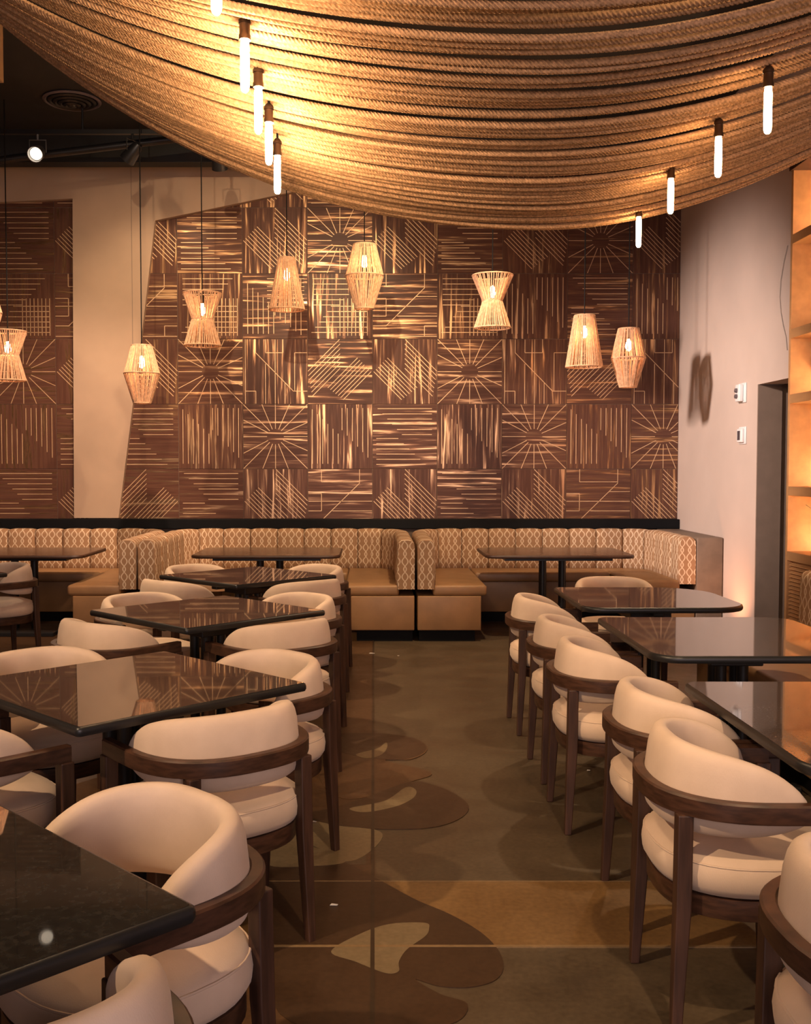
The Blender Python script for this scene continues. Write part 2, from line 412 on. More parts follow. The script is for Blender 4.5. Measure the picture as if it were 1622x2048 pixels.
def motif(kind):
    L = []
    if kind == 'burst':
        for ex, ey in ((0, 1), (.29, 1), (.5, 1), (.72, 1), (1, 1), (1, .72), (1, .5), (1, .28), (1, 0), (.7, 0), (.5, 0), (.3, 0), (0, 0), (0, .24), (0, .5), (0, .76)):
            dx, dy = ex - .5, ey - .5; r = math.hypot(dx / .13, dy / .12); 
            L.append(((.5 + dx / r, .5 + dy / r), (ex, ey)))
    elif kind in ('hl', 'vl'):
        for i in range(6):
            L.append(((.08 + .075 * i, .93 - .08 * i), (.92, .93 - .08 * i)))
            L.append(((.06, .47 - .08 * i), (.40 + .085 * i, .47 - .08 * i)))
        if kind == 'vl': L = [((1 - a[1], 1 - a[0]), (1 - c[1], 1 - c[0])) for a, c in L]
    elif kind in ('hatch', 'hatch2'):
        for i in range(7):
            h = .50 - .012 * i
            L.append(((.5, 1 - .075 * i), (.5 + h, 1 - .075 * i - h)))
            L.append(((.02 + .035 * i, .50 + .035 * i), (.45 + .04 * i, .07 + .03 * i)))
        if kind == 'hatch2': L = [((1 - a[0], a[1]), (1 - c[0], c[1])) for a, c in L]
    elif kind in ('maze', 'mazeh'):
        P = [[(.20, 1), (.20, .79), (.78, .20), (1, .20)], [(.35, 1), (.35, .79), (.62, .79), (.62, 1)], [(.5, 1), (.5, 0)],
             [(.04, .20), (.20, .20), (.20, 0)], [(.80, .20), (.80, .79), (1, .79)], [(.35, .62), (.35, 0)], [(.65, .33), (.65, 0)], [(.04, 1), (.04, 0)]]
        for poly in P:
            for a, c in zip(poly, poly[1:]): L.append((a, c))
        if kind == 'mazeh': L = [((1 - a[1], a[0]), (1 - c[1], c[0])) for a, c in L]
    elif kind in ('grid', 'gridv'):
        for i in range(6):
            L.append(((.08, .92 - .08 * i), (.85 - .07 * i, .92 - .08 * i)))
            L.append(((.86 - .5 + .0 * i - .06 * i, .50 - .08 * i), (.92, .50 - .08 * i)))
        for i in range(8): L.append(((.50 + .06 * i, .62), (.50 + .06 * i, .05)))
        if kind == 'gridv': L = [((1 - a[1], a[0]), (1 - c[1], c[0])) for a, c in L]
    return L
GRAINV = {'vl', 'maze', 'hatch', 'grid'}

def make_tile(x0, z0, kind, cx0, cx1, cz0, cz1):
    ax0, ax1, az0, az1 = max(x0, cx0), min(x0 + TS, cx1), max(z0, cz0), min(z0 + TS, cz1)
    if ax1 - ax0 < 0.03 or az1 - az0 < 0.03: return
    g = 0.0018
    b = MB(); b.box(ax0 + g, ax1 - g, YB - 0.006, YB + 0.01, az0 + g, az1 - g)
    t = obj('wall_tile', b.mesh('wall_tile', 'grain_v' if kind in GRAINV else 'grain_h', bevel=0.0015, seg=1), wall_back)
    b = MB(); w = 0.0033
    for p, q in motif(kind):
        p = (x0 + p[0] * TS, z0 + p[1] * TS); q = (x0 + q[0] * TS, z0 + q[1] * TS)
        c = clip(p, q, ax0 + .004, ax1 - .004, az0 + .004, az1 - .004)
        if not c: continue
        (px, pz), (qx, qz) = c; d = math.hypot(qx - px, qz - pz)
        if d < 0.01: continue
        nx, nz = -(qz - pz) / d * w, (qx - px) / d * w
        b.add([(px + nx, YB - .0072, pz + nz), (px - nx, YB - .0072, pz - nz), (qx - nx, YB - .0072, qz - nz), (qx + nx, YB - .0072, qz + nz),
               (px + nx, YB - .005, pz + nz), (px - nx, YB - .005, pz - nz), (qx - nx, YB - .005, qz - nz), (qx + nx, YB - .005, qz + nz)],
              [(0, 1, 2, 3), (7, 6, 5, 4), (0, 4, 5, 1), (1, 5, 6, 2), (2, 6, 7, 3), (3, 7, 4, 0)])
    if b.v: obj('gold_line_inlay', b.mesh('gold_line_inlay', 'gold_line'), t)

X0, Z0 = -2.004, 2.851      # tile joint used as origin
ROWS = {  # top of row (in tiles above Z0) -> motifs for columns -1 .. 7
    2: ['hl', 'vl', 'hatch', 'hl', 'vl', 'hl', 'vl', 'hl', 'hatch'],
    1: ['hatch', 'hl', 'hatch', 'burst', 'hatch', 'hl', 'hatch', 'burst', 'hatch'],
    0: ['mazeh', 'grid', 'gridv', 'grid', 'mazeh', 'grid', 'vl', 'hl', 'vl'],
    -1: ['hatch', 'burst', 'maze', 'hatch2', 'hatch', 'burst', 'maze', 'hatch2', 'maze'],
    -2: ['hl', 'vl', 'burst', 'vl', 'hl', 'vl', 'burst', 'vl', 'burst'],
    -3: ['hatch2', 'hl', 'hatch', 'mazeh', 'hatch', 'hl', 'hatch', 'mazeh', 'hatch']}
for r, row in ROWS.items():
    for i, k in enumerate(row):
        make_tile(X0 + (i - 1) * TS, Z0 + r * TS, k, -2.75, XR - 0.002, 0.985, ZC)
# left stretch of the wall, its grid set off by the pier
XP = (115 - 742) * YB / FPX
LROWS = {1: ['hl', 'hatch', 'hl', 'hatch'], 0: ['mazeh', 'grid', 'grid', 'mazeh'], -1: ['maze', 'hatch', 'burst', 'hatch'], -2: ['burst', 'hl', 'vl', 'hl'], -3: ['hl', 'vl', 'hl', 'hatch'], 2: ['hl', 'vl', 'hl', 'hl']}
for r, row in LROWS.items():
    for i, k in enumerate(row):
        make_tile(XP + (i - 3) * TS, Z0 + r * TS, k, XL + 0.01, -2.95, 0.985, ZC)
# tan cladding in front of the tiles: leaning pier and upper field, 7 cm thick
def wl(px, py, Y=YB - 0.07): return (ray(px, py)[0] * Y, EYE + ray(px, py)[1] * Y)
poly = [wl(148, 1036), wl(237, 1036), wl(287, 640), wl(310, 441), wl(700, 360), wl(960, 306.5), wl(960, 300)]
poly = [(x, min(z, ZC - 0.002)) for x, z in poly][:-1]
poly += [(XL + 0.005, ZC - 0.002), (XL + 0.005, wl(0, 418)[1]), wl(145, 397)]
def xz_prism(poly, y0, y1):
    n = len(poly); b = MB()
    b.add([(x, y0, z) for x, z in poly] + [(x, y1, z) for x, z in poly],
          [tuple(range(n)), tuple(range(2 * n - 1, n - 1, -1))] + [(i, n + i, n + (i + 1) % n, (i + 1) % n) for i in range(n)])
    return b
cl = obj('cladding_panel', xz_prism(poly, YB - 0.07, YB - 0.004).mesh('cladding_panel', 'wall_tan'), wall_back); cl['label'] = 'smooth tan cladding with a leaning pier'
b = MB(); b.box(wl(264, 600)[0], wl(264, 600)[0] + 0.006, YB - 0.0715, YB - 0.06, wl(264, 700)[1], ZC - .01)
obj('cladding_seam', b.mesh('cladding_seam', 'wall_taupe'), wall_back)
struct(obj('trim_1', boxm('trim_1', 'black_trim', XL + .01, XR - 0.003, YB - 0.10, YB - 0.0005, 0.885, 0.985, 0.006)), 'black ledge along the foot of the tiled wall')

# ---- shelves in the right wall
shelf = thing('wall_shelf_unit', 'tall lit wooden shelf unit built into the right wall', 'shelf', (XR, 7.87, 0))
YS0, YS1 = -2.35, 0.0
SX0, SX1 = -0.012, 0.32
obj('back_panel', boxm('back_panel', 'shelf_wood', SX1, SX1 + 0.02, YS0, YS1, 0.0, 3.86), shelf)
obj('side_panel', boxm('side_panel', 'shelf_wood', SX0, SX1, YS1 - 0.035, YS1, 0.0, 3.80, 0.003), shelf)
obj('side_panel', boxm('side_panel', 'shelf_wood', SX0, SX1, YS0, YS0 + 0.035, 0.0, 3.80, 0.003), shelf)
obj('top_frame', boxm('top_frame', 'dark_wood', SX0 - 0.02, SX1, YS0, YS1, 3.76, 3.86, 0.003), shelf)
SZ = [0.88, 1.376, 2.076, 2.57, 3.28]
for z in SZ:
    s = obj('shelf_board', boxm('shelf_board', 'shelf_wood', SX0, SX1, YS0 + 0.035, YS1 - 0.035, z - 0.07, z, 0.003), shelf)
    obj('light_strip', boxm('light_strip', 'led_warm', SX1 - 0.035, SX1 - 0.012, YS0 + 0.05, YS1 - 0.05, z + 0.002, z + 0.014), s)
obj('divider_panel', boxm('divider_panel', 'shelf_wood', SX0, SX1, -1.2, -1.165, 0.0, 3.80, 0.003), shelf)
lv = obj('louver_frame', boxm('louver_frame', 'shelf_wood', 0.03, 0.06, YS0 + .035, YS1 - .035, 0.0, 0.81), shelf)
for i in range(26):
    z = 0.03 + i * 0.0295
    bb = MB(); bb.add([(0.028, YS0 + .04, z), (0.028, YS1 - .04, z), (0.002, YS1 - .04, z + .004), (0.002, YS0 + .04, z + .004),
                       (0.028, YS0 + .04, z + .022), (0.028, YS1 - .04, z + .022), (0.004, YS1 - .04, z + .010), (0.004, YS0 + .04, z + .010)],
                      [(0, 1, 2, 3), (4, 7, 6, 5), (3, 2, 6, 7), (0, 3, 7, 4), (1, 5, 6, 2)])
    obj('louver_slat', bb.mesh('louver_slat', 'shelf_wood'), lv)

# ---- things on the right wall and shelf
t = thing('wall_alarm', 'white wall alarm with two dark lenses beside the passage', 'alarm', (XR, 8.86, 2.16))
obj('plate', boxm('plate', 'white_plastic', -0.012, -0.0005, -0.10, 0.08, -0.085, 0.085, 0.004, 2, True), t)
obj('body', boxm('body', 'white_plastic', -0.05, -0.012, -0.055, 0.05, -0.075, 0.075, 0.01, 3, True), t)
for dz in (0.022, -0.028):
    b = MB(); b.lathe([(0.0, 0), (0.02, 0), (0.018, 0.02), (0.0, 0.026)], 14)
    o = obj('lens', b.mesh('lens', 'grey_plastic', True), t, (-0.049, 0.0, dz)); o.rotation_euler = (0, -PI / 2, 0)
t = thing('thermostat', 'white thermostat with small dark display below the wall alarm', 'thermostat', (XR, 8.84, 1.795))
obj('plate', boxm('plate', 'white_plastic', -0.010, -0.0005, -0.09, 0.075, -0.075, 0.075, 0.004, 2, True), t)
obj('body', boxm('body', 'white_plastic', -0.035, -0.010, -0.06, 0.055, -0.06, 0.06, 0.008, 3, True), t)
obj('display', boxm('display', 'display', -0.037, -0.034, -0.025, 0.035, -0.04, 0.04, 0.001), t)
b = MB(); b.tube([(XR - .006, 8.0 + d, z) for d, z in ((-.06, 3.22), (0.0, 3.12), (.06, 2.98), (.075, 2.85), (.05, 2.73), (.0, 2.62), (-.06, 2.52), (-.085, 2.42))], 0.003, 6)
tag(obj('wall_cable', b.mesh('wall_cable', 'thin_cable', True)), 'thin loose cable looping on the wall beside the shelves', 'cable')
t = thing('potted_plant', 'small green plant in a white pot on the lit shelf', 'plant', (XR + 0.11, 7.42, 0.88))
b = MB(); b.lathe([(0.0, 0.0), (0.05, 0.0), (0.062, 0.02), (0.066, 0.10), (0.055, 0.165), (0.045, 0.18), (0.0, 0.178)], 20)
obj('pot', b.mesh('pot', 'pot_white', True), t)
rnd = random.Random(3)
for i in range(26):
    a = rnd.uniform(0, 2 * PI); l = rnd.uniform(.09, .2); lean = rnd.uniform(.25, .85); b = MB()
    pr, pl = [], []
    for k in range(5):
        s = k / 4; r = .02 + lean * l * s; z = .17 + .07 + l * 1.05 * (s - .35 * s * s * lean); w = .011 * math.sin(PI * min(1, s * .9 + .1))
        c = Vector((r * math.cos(a), r * math.sin(a), z)); n = Vector((-math.sin(a), math.cos(a), 0)) * max(w, .001)
        pr.append([c - n, c + Vector((0, 0, .002)), c + n, c - Vector((0, 0, .002))])
    b.grid(pr); obj('leaf', b.mesh('leaf', 'leaf_green', True), t)
b = MB(); b.tube([(0, 0, .16), (0.0, .004, .24)], .006, 6); obj('stem', b.mesh('stem', 'leaf_green', True), t)
b = MB(); pts = []
for k in range(26):
    a = k / 25 * 2.6 * PI; r = .012 + .03 * k / 25; pts.append((0, .03 + r * math.cos(a), .13 + r * math.sin(a) * 1.2))
b.tube(pts, .0045, 6)
pts = [(0, .055, .0), (0, .05, .03), (0, .075, .05), (0, .07, .075), (0, .05, .07)]
b.tube(pts, .0045, 6); b.tube([(0, .03, 0.0), (0, .035, .06), (0, .042, .10)], .0045, 6)
tag(obj('scroll_ornament', b.mesh('scroll_ornament', 'iron', True), None, (XR + 0.12, 7.50, 0.88)), 'curled dark iron ornament beside the plant pot on the shelf', 'ornament')

# ------------------------------------------------------------------ booths
def pad_path(xl, xr, yf, yb, rad, yfr=None):
    if yfr is None: yfr = yf
    pts = [(xl, yf)]
    n = 10
    k = 12
    for i in range(1, k): pts.append((xl, yf + (yb - rad - yf) * i / k))
    for i in range(n + 1):
        a = PI - (PI / 2) * i / n; pts.append((xl + rad + rad * math.cos(a), yb - rad + rad * math.sin(a)))
    for i in range(1, 20): pts.append((xl + rad + (xr - xl - 2 * rad) * i / 20, yb))
    for i in range(n + 1):
        a = PI / 2 - (PI / 2) * i / n; pts.append((xr - rad + rad * math.cos(a), yb - rad + rad * math.sin(a)))
    for i in range(1, k + 1): pts.append((xr, yb - rad + (yfr - (yb - rad)) * i / k))
    return pts
def resample(pts, L0, L1, n):
    P = [Vector((*p, 0)) for p in pts]; cum = [0]
    for a, c in zip(P, P[1:]): cum.append(cum[-1] + (c - a).length)
    out = []
    for i in range(n + 1):
        s = L0 + (L1 - L0) * i / n; j = 0
        while j < len(cum) - 2 and cum[j + 1] < s: j += 1
        t = (s - cum[j]) / max(1e-9, cum[j + 1] - cum[j]); p = P[j].lerp(P[j + 1], t); d = (P[j + 1] - P[j]).normalized()
        out.append((s, p, d))
    return out, cum[-1]
def pathlen(pts):
    return sum(math.hypot(a[0] - c[0], a[1] - c[1]) for a, c in zip(pts, pts[1:]))

SEC = []   # back cushion section: (offset across, height), front side negative
ZB0, ZB1, TH = 0.46, 0.895, 0.16
def section():
    pr = []
    h0, h1 = ZB0, ZB1; r = 0.055
    pr += [(-0.5, h0), (-0.52, h0 + .10), (-0.5, h0 + .2), (-0.47, h1 - .10)]
    for i in range(5):
        a = PI - (PI / 2) * i / 4; pr.append((-0.47 + .34 + .34 * math.cos(a), h1 - r + r * math.sin(a)))
    for i in range(5):
        a = PI / 2 - (PI / 2) * i / 4; pr.append((0.5 - .34 + .34 * math.cos(a), h1 - r + r * math.sin(a)))
    pr += [(0.5, h1 - .15), (0.5, h0 + .15), (0.5, h0)]
    return pr
SEC = section()
def back_channels(parent, pts, seglen):
    L = pathlen(pts); n = max(1, round(L / seglen)); w = L / n
    for i in range(n):
        smp, _ = resample(pts, i * w + 0.002, (i + 1) * w - 0.002, 10)
        rows = []; uvs = []
        for q, (s, p, d) in enumerate(smp):
            u = q / 10; bul = 0.80 + 0.20 * (1 - abs(2 * u - 1) ** 4.0)
            nr = Vector((d.y, -d.x, 0))     # to the inside of the booth
            row = []; ur = []
            for (o, z) in SEC:
                off = -o * TH * (bul if o < 0 else 1.0)
                zz = z - (1 - bul) * 0.05 * (1 if z > .8 else 0)
                row.append(p + nr * off + Vector((0, 0, zz))); ur.append((s + (off if q in (0, 10) else 0.0), zz))
            rows.append(row); uvs.append(ur)
        b = MB(); b.grid(rows)
        me = bpy.data.meshes.new('back_cushion'); me.from_pydata(b.v, [], b.f); me.update()
        ul = me.uv_layers.new(name='UVMap'); k = len(SEC); flatuv = [x for r_ in uvs for x in r_]
        for poly in me.polygons:
            cap = len(poly.vertices) > 4
            for li, vi in zip(poly.loop_indices, poly.vertices):
                uu, vv = flatuv[vi]
                if cap:
                    o = SEC[vi % k][0] * TH; uu = smp[0 if vi < k else 10][0] + o
                else:
                    uu = smp[vi // k][0]
                    o = SEC[vi % k][0]
                ul.data[li].uv = (uu, vv)
            poly.use_smooth = not cap
        bm = bmesh.new(); bm.from_mesh(me); bmesh.ops.recalc_face_normals(bm, faces=bm.faces); bm.to_mesh(me); bm.free()
        me.materials.append(M['fabric']); obj('back_cushion', me, parent)

def booth(label, xl, xr, yf, yfr=None, seat_r=True):
    yfr = yfr or yf
    t = thing('booth', label, 'booth', ((xl + xr) / 2, yf, 0), 0, 'curved dining booths along the back wall')
    ox, oy = (xl + xr) / 2, yf
    Lc = lambda pts: [(x - ox, y - oy) for x, y in pts]
    h = TH / 2 + 0.005
    back_channels(t, Lc(pad_path(xl + h, xr - h, yf + .01, YB - 0.1 - h, 0.34, yfr + .01)), 0.275)
    sd = 0.47; a, c = xl + TH - .02, xr - TH + .02; ybk = YB - 0.1 - TH + .02
    def part(nm, mt, x0, x1, y0, y1, z0, z1, bev): return obj(nm, boxm(nm, mt, x0 - ox, x1 - ox, y0 - oy, y1 - oy, z0, z1, bev, 3, True), t)
    part('seat_cushion', 'leather_tan', a, a + sd, yf + .02, ybk, .40, .495, .025)
    part('seat_cushion', 'leather_tan', c - sd, c, yfr + .02, ybk, .40, .495, .025)
    part('seat_cushion', 'leather_tan', a + sd + .002, c - sd - .002, ybk - sd, ybk, .40, .495, .025)
    part('seat_base', 'leather_tan', xl + .006, a + sd - .05, yf + .015, YB - .11, .10, .40, .008)
    part('seat_base', 'leather_tan', c - sd + .05, xr - .006, yfr + .015, YB - .11, .10, .40, .008)
    part('seat_base', 'leather_tan', a + sd - .049, c - sd + .049, ybk - sd + .05, YB - .11, .10, .40, .008)
    part('kick_base', 'black_trim', xl + .02, a + sd - .10, yf + .06, YB - .12, 0.0, .10, 0)
    part('kick_base', 'black_trim', c - sd + .10, xr - .02, yfr + .06, YB - .12, 0.0, .10, 0)
    part('kick_base', 'black_trim', a + sd - .099, c - sd + .099, ybk - sd + .10, YB - .12, 0.0, .10, 0)
    return t
booth('tan booth with ogee-patterned backrest at the left, cut by the picture edge', -4.55, -2.04, 8.87)
booth('middle tan booth with ogee-patterned channelled backrest under the tiled wall', -2.03, 0.385, 8.87)
rb = booth('right-hand tan booth with curved ogee backrest and taupe end panel', 0.40, 2.955, 8.87, 9.27)
ep = obj('end_panel', boxm('end_panel', 'upholstery_taupe', 2.957 - (0.40 + 2.955) / 2, 3.192 - (0.40 + 2.955) / 2, 9.27 - 8.87, YB - .105 - 8.87, 0, .885, .008, 2, True), rb); ep['label'] = 'plain taupe end panel beside the right wall'
# ---- bench along the right wall, under the shelves
t = thing('wall_bench', 'tan bench with ogee-patterned backrest along the right wall below the shelves', 'bench', (2.3, 4.0, 0))
back_channels(t, [(0.40, 2.28), (0.40, -2.0)], 0.275)
obj('seat_cushion', boxm('seat_cushion', 'leather_tan', -0.36, 0.32, -2.0, 2.27, .40, .495, .03, 3, True), t)
obj('seat_base', boxm('seat_base', 'leather_tan', -0.30, 0.62, -2.0, 2.25, .10, .40, .008, 2, True), t)
obj('kick_base', boxm('kick_base', 'black_trim', -0.24, 0.60, -1.98, 2.2, 0.0, .10), t)
obj('back_ledge', boxm('back_ledge', 'upholstery_taupe', 0.485, 0.86, -2.0, 2.26, .40, .80, .008, 2, True), t)

# ------------------------------------------------------------------ tables
def rounded_poly(hx, hy, rs, n=7):
    out = []
    for (sx, sy, r, a0) in ((1, 1, rs[0], 0), (-1, 1, rs[1], PI / 2), (-1, -1, rs[2], PI), (1, -1, rs[3], 1.5 * PI)):
        for i in range(n + 1):
            a = a0 + (PI / 2) * i / n; out.append((sx * (hx - r) + r * math.cos(a), sy * (hy - r) + r * math.sin(a)))
    return out
def table_top(t, poly, mat, zt=0.75, edge='black_metal', th=0.032):
    n = len(poly); cx = sum(p[0] for p in poly) / n; cy = sum(p[1] for p in poly) / n
    def ins(d):
        out = []
        for i, p in enumerate(poly):
            a, c = poly[i - 1], poly[(i + 1) % n]
            e = Vector((c[0] - a[0], c[1] - a[1])).normalized(); out.append((p[0] - e.y * d, p[1] + e.x * d))
        return out
    b = MB(); b.prism(ins(0.011), zt - th + .004, zt); obj('top_slab', b.mesh('top_slab', mat), t)
    rows = []
    for d, z in ((.013, zt - th), (.004, zt - th + .002), (0, zt - th + .010), (0, zt - .012), (.003, zt - .004), (.011, zt - .0006), (.013, zt - .003)):
        rows.append([(x, y, z) for x, y in ins(d)])
    b = MB(); b.grid(rows, True, False); obj('edge_band', b.mesh('edge_band', edge, True), t)
def pedestal(t, w=0.30, zt=0.715, rot=0.0):
    b = MB(); b.box(-w, w, -.03, .03, zt - .045, zt); b.box(-.03, .03, -w, w, zt - .045, zt); b.box(-.12, .12, -.12, .12, zt - .09, zt - .04)
    obj('top_bracket', b.mesh('top_bracket', 'black_metal', bevel=.004, seg=1), t, None, rot)
    for sx, sy in ((-1, -1), (1, -1), (-1, 1), (1, 1)):
        b = MB(); b.tube([(sx * .05, sy * .05, .05), (sx * .05, sy * .05, zt - .085)], .026, 14)
        obj('post', b.mesh('post', 'black_metal', True), t, None, rot)
    b = MB(); b.box(-.34, .34, -.04, .04, 0.0, .045); b.box(-.04, .04, -.34, .34, 0, .045); b.box(-.11, .11, -.11, .11, .0, .06)
    obj('foot_base', b.mesh('foot_base', 'black_metal', bevel=.006, seg=1), t, None, rot)
HS = 0.455
SQ = rounded_poly(HS, HS, (.018,) * 4, 4)
t1 = thing('diamond_table', 'nearest polished dark square table, its corner cut by the left picture edge', 'table', (-0.945, 1.775, 0), PI / 4, 'dark square tables set as diamonds')
table_top(t1, SQ, 'stone_dark'); pedestal(t1)
for (x, y, lab) in ((-0.868, 3.645, 'second polished dark square table from the camera in the left row'),
                    (-0.885, 5.52, 'third polished dark square table from the camera in the left row'),
                    (-0.885, 7.34, 'farthest polished dark square table of the left row, before the middle booth'),
                    (-3.30, 7.48, 'dark square table of which only a corner shows at the far left edge')):
    copy_tree(t1, (x, y, 0), PI / 4, lab)
def rtable(x0, x1, y0, y1, rs, label):
    cx, cy = (x0 + x1) / 2, (y0 + y1) / 2
    t = thing('bench_table', label, 'table', (cx, cy, 0), 0, 'rounded grey stone tables of the right row')
    table_top(t, rounded_poly((x1 - x0) / 2, (y1 - y0) / 2, rs, 8), 'stone_grey', 0.75); pedestal(t, .28)
rtable(1.12, 2.12, 2.58, 3.67, (.10, .05, .10, .10), 'nearest grey stone table of the right row, cut by the right picture edge')
rtable(1.16, 2.14, 4.15, 5.26, (.14, .05, .12, .12), 'middle grey stone table of the right row before the wall bench')
rtable(1.17, 2.11, 5.60, 6.58, (.34, .05, .12, .22), 'farthest grey stone table of the right row with a rounded end')
def btable(cx, label):
    t = thing('booth_table', label, 'table', (cx, 9.41, 0), 0, 'brown tables inside the booths')
    table_top(t, rounded_poly(.66, .46, (.10,) * 4, 3), 'laminate_brown', 0.75, 'dark_wood', .03)
    obj('under_frame', boxm('under_frame', 'black_metal', -.48, .48, -.32, .32, .69, .715), t)
    for sx in (-1, 1):
        b = MB(); b.tube([(sx * .09, 0, .04), (sx * .09, 0, .70)], .035, 14); obj('post', b.mesh('post', 'black_metal', True), t)
    obj('foot_base', boxm('foot_base', 'black_metal', -.34, .34, -.27, .27, 0, .04, .006, 1), t)
btable(-3.19, 'brown booth table at the left picture edge')
btable(-0.93, 'brown table inside the middle booth')
btable(1.67, 'brown table inside the right-hand booth')

# ------------------------------------------------------------------ chairs
def upath(a, bb, fwd, n=28, cy=0.02, ext=5):
    pts = []
    for i in range(ext): pts.append((a, cy + fwd * (1 - i / ext)))
    for i in range(n + 1):
        th = PI * i / n; c, s = math.cos(th), math.sin(th)
        pts.append((a * math.copysign(abs(c) ** .82, c), cy - bb * abs(s) ** .82))
    for i in range(1, ext + 1): pts.append((-a, cy + fwd * i / ext))
    return pts
def make_chair():
    t = thing('barrel_chair', '', 'chair', (0, 0, 0), 0, 'cream barrel-back dining chairs')
    # rail with arms
    rp = upath(.282, .288, .17); rows = []
    P = [Vector((*p, 0)) for p in rp]
    for i, p in enumerate(P):
        d = (P[min(i + 1, len(P) - 1)] - P[max(i - 1, 0)]).normalized(); nr = Vector((-d.y, d.x, 0))
        w = .016
        rows.append([p + nr * o + Vector((0, 0, z)) for o, z in ((-w, .604), (w, .604), (w + .001, .609), (w + .001, .650), (w - .004, .655), (-w + .004, .655), (-w - .001, .650), (-w - .001, .609))])
    b = MB(); b.grid(rows); obj('rail', b.mesh('rail', 'walnut_rail', True, sharp=32), t)
    # legs
    def leg(x, y, ztop, w0, w1, dx, dy):
        b = MB(); rw = []
        for z, s, k in ((0, w0 / 2, 1.0), (.36, w1 / 2, .15), (ztop, w1 / 2 * .98, 0)):
            rw.append([(x + dx * k - s, y + dy * k - s, z), (x + dx * k + s, y + dy * k - s, z), (x + dx * k + s, y + dy * k + s, z), (x + dx * k - s, y + dy * k + s, z)])
        b.grid(rw); obj('leg', b.mesh('leg', 'walnut', bevel=.004, seg=2), t)
    for s in (-1, 1):
        leg(s * .282, .175, .604, .030, .045, s * .0, .012)
        leg(s * .200, -.215, .604, .028, .042, s * .012, -.02)
    # back pad
    pp = upath(.242, .245, .085, 40, 0.02, 6)
    smp, L = resample(pp, 0, pathlen(pp), 56); rows = []
    for (s, p, d) in smp:
        u = abs(2 * s / L - 1)                 # 0 at the back centre, 1 at the tips
        e = max(0.0, 1 - u ** 9) ** .5
        g = 1 - 0.80 * u ** 3.0
        zt = .668 + .106 * max(0, g); zb = .545 + .030 * u ** 3
        mid = .608 + .0 * u
        zt = mid + (zt - mid) * e; zb = mid + (zb - mid) * e
        th = .032 * (0.12 + .88 * e)
        nr = Vector((-d.y, d.x, 0)); row = []
        for k in range(18):
            a = 2 * PI * k / 18; c, q = math.cos(a), math.sin(a)
            o = th * math.copysign(abs(c) ** .7, c); zz = (zt + zb) / 2 + (zt - zb) / 2 * math.copysign(abs(q) ** .62, q)
            lean = (zz - .60) * .12 * (1 - u * .7)
            row.append(p + nr * (o * 1.0) + nr * lean * -1.0 + Vector((0, 0, zz)))
        rows.append(row)
    b = MB(); b.grid(rows); pad = obj('back_pad', b.mesh('back_pad', 'linen', True), t)
    # seat
    def sring(k, n=44, sc=1.0):
        out = []
        for i in range(n):
            a = 2 * PI * i / n; c, s = math.cos(a), math.sin(a); ex = .80
            out.append((sc * (.254 + k) * math.copysign(abs(c) ** ex, c), sc * (.246 + k) * math.copysign(abs(s) ** ex, s)))
        return out
    rows = []
    for k, z in ((-.02, .386), (-.004, .392), (.008, .412), (.011, .440), (.006, .470), (-.008, .486), (-.035, .494)):
        rows.append([(x, y, z) for x, y in sring(k)])
    for sc, z in ((.8, .500), (.5, .506), (.2, .508)):
        rows.append([(x * sc, y * sc, z) for x, y in sring(-.0)])
    b = MB(); b.grid(rows); st = obj('seat_cushion', b.mesh('seat_cushion', 'linen', True), t)
    b = MB(); b.tube([(x, y, .472) for x, y in sring(.004)] + [(sring(.004)[0][0], sring(.004)[0][1], .472)], .0035, 6); obj('piping', b.mesh('piping', 'linen', True), st)
    rows = [[(x, y, z) for x, y in sring(k)] for k, z in ((-.03, .330), (-.006, .330), (-.004, .334), (-.004, .385), (-.03, .3855))]
    b = MB(); b.grid(rows); obj('seat_frame', b.mesh('seat_frame', 'walnut_rail', True, sharp=32), t)
    return t
chair0 = make_chair(); used = [False]
def chair(x, y, face_deg, label):
    rz = math.radians(face_deg - 90)     # local +y is the front
    if not used[0]:
        used[0] = True; chair0.location = (x, y, 0); chair0.rotation_euler = (0, 0, rz); chair0['label'] = label; return chair0
    return copy_tree(chair0, (x, y, 0), rz, label)
D = 0.58 * math.sqrt(.5)
def around(tx, ty, ne=None, nw=None, se=None, sw=None, adj={}):
    for key, sx, sy, ang, lab in (('ne', 1, 1, 225, ne), ('nw', -1, 1, 315, nw), ('se', 1, -1, 135, se), ('sw', -1, -1, 45, sw)):
        if lab:
            dx, dy, da = adj.get(key, (0, 0, {'se': -6, 'sw': 6}.get(key, 0))); chair(tx + sx * D + dx, ty + sy * D + dy, ang + da, lab)
around(-0.945, 1.775, ne='cream barrel chair facing us behind the nearest table corner', se='cream chair at the bottom left corner with its rail end cut off below',
       adj={'ne': (0.0, 0.0, 0), 'se': (-.035, .125, -7)})
around(-0.868, 3.645, ne='cream chair on the aisle side behind the second left table', nw='cream chair cut by the left edge behind the second left table',
       se='cream chair seen from behind, front right of the second left table', sw='cream chair with dark arm cut by the left edge, front left of second left table',
       adj={'se': (-.05, .045, -6), 'sw': (0, 0, 0), 'ne': (.0, -.06, 0)})
around(-0.885, 5.52, ne='cream chair on the aisle side behind the third left table', nw='cream chair on the left behind the third left table',
       se='cream chair seen from behind on the aisle side of the third left table', sw='cream chair seen from behind on the left of the third left table')
around(-0.885, 7.34, ne='farthest cream chair on the right behind the last left table', nw='farthest cream chair on the left behind the last left table',
       se='cream chair seen from behind, front right of the last left table', sw='cream chair seen from behind, front left of the last left table')
around(-3.30, 7.48, ne='cream chair at the far left edge before the left booth')
chair(1.045, 2.88, 0, 'cream chair on the aisle side nearest to us at the near right table')
chair(1.095, 3.50, 0, 'second cream chair on the aisle side of the near right table')
chair(1.05, 4.40, 0, 'nearer cream chair on the aisle side of the middle right table')
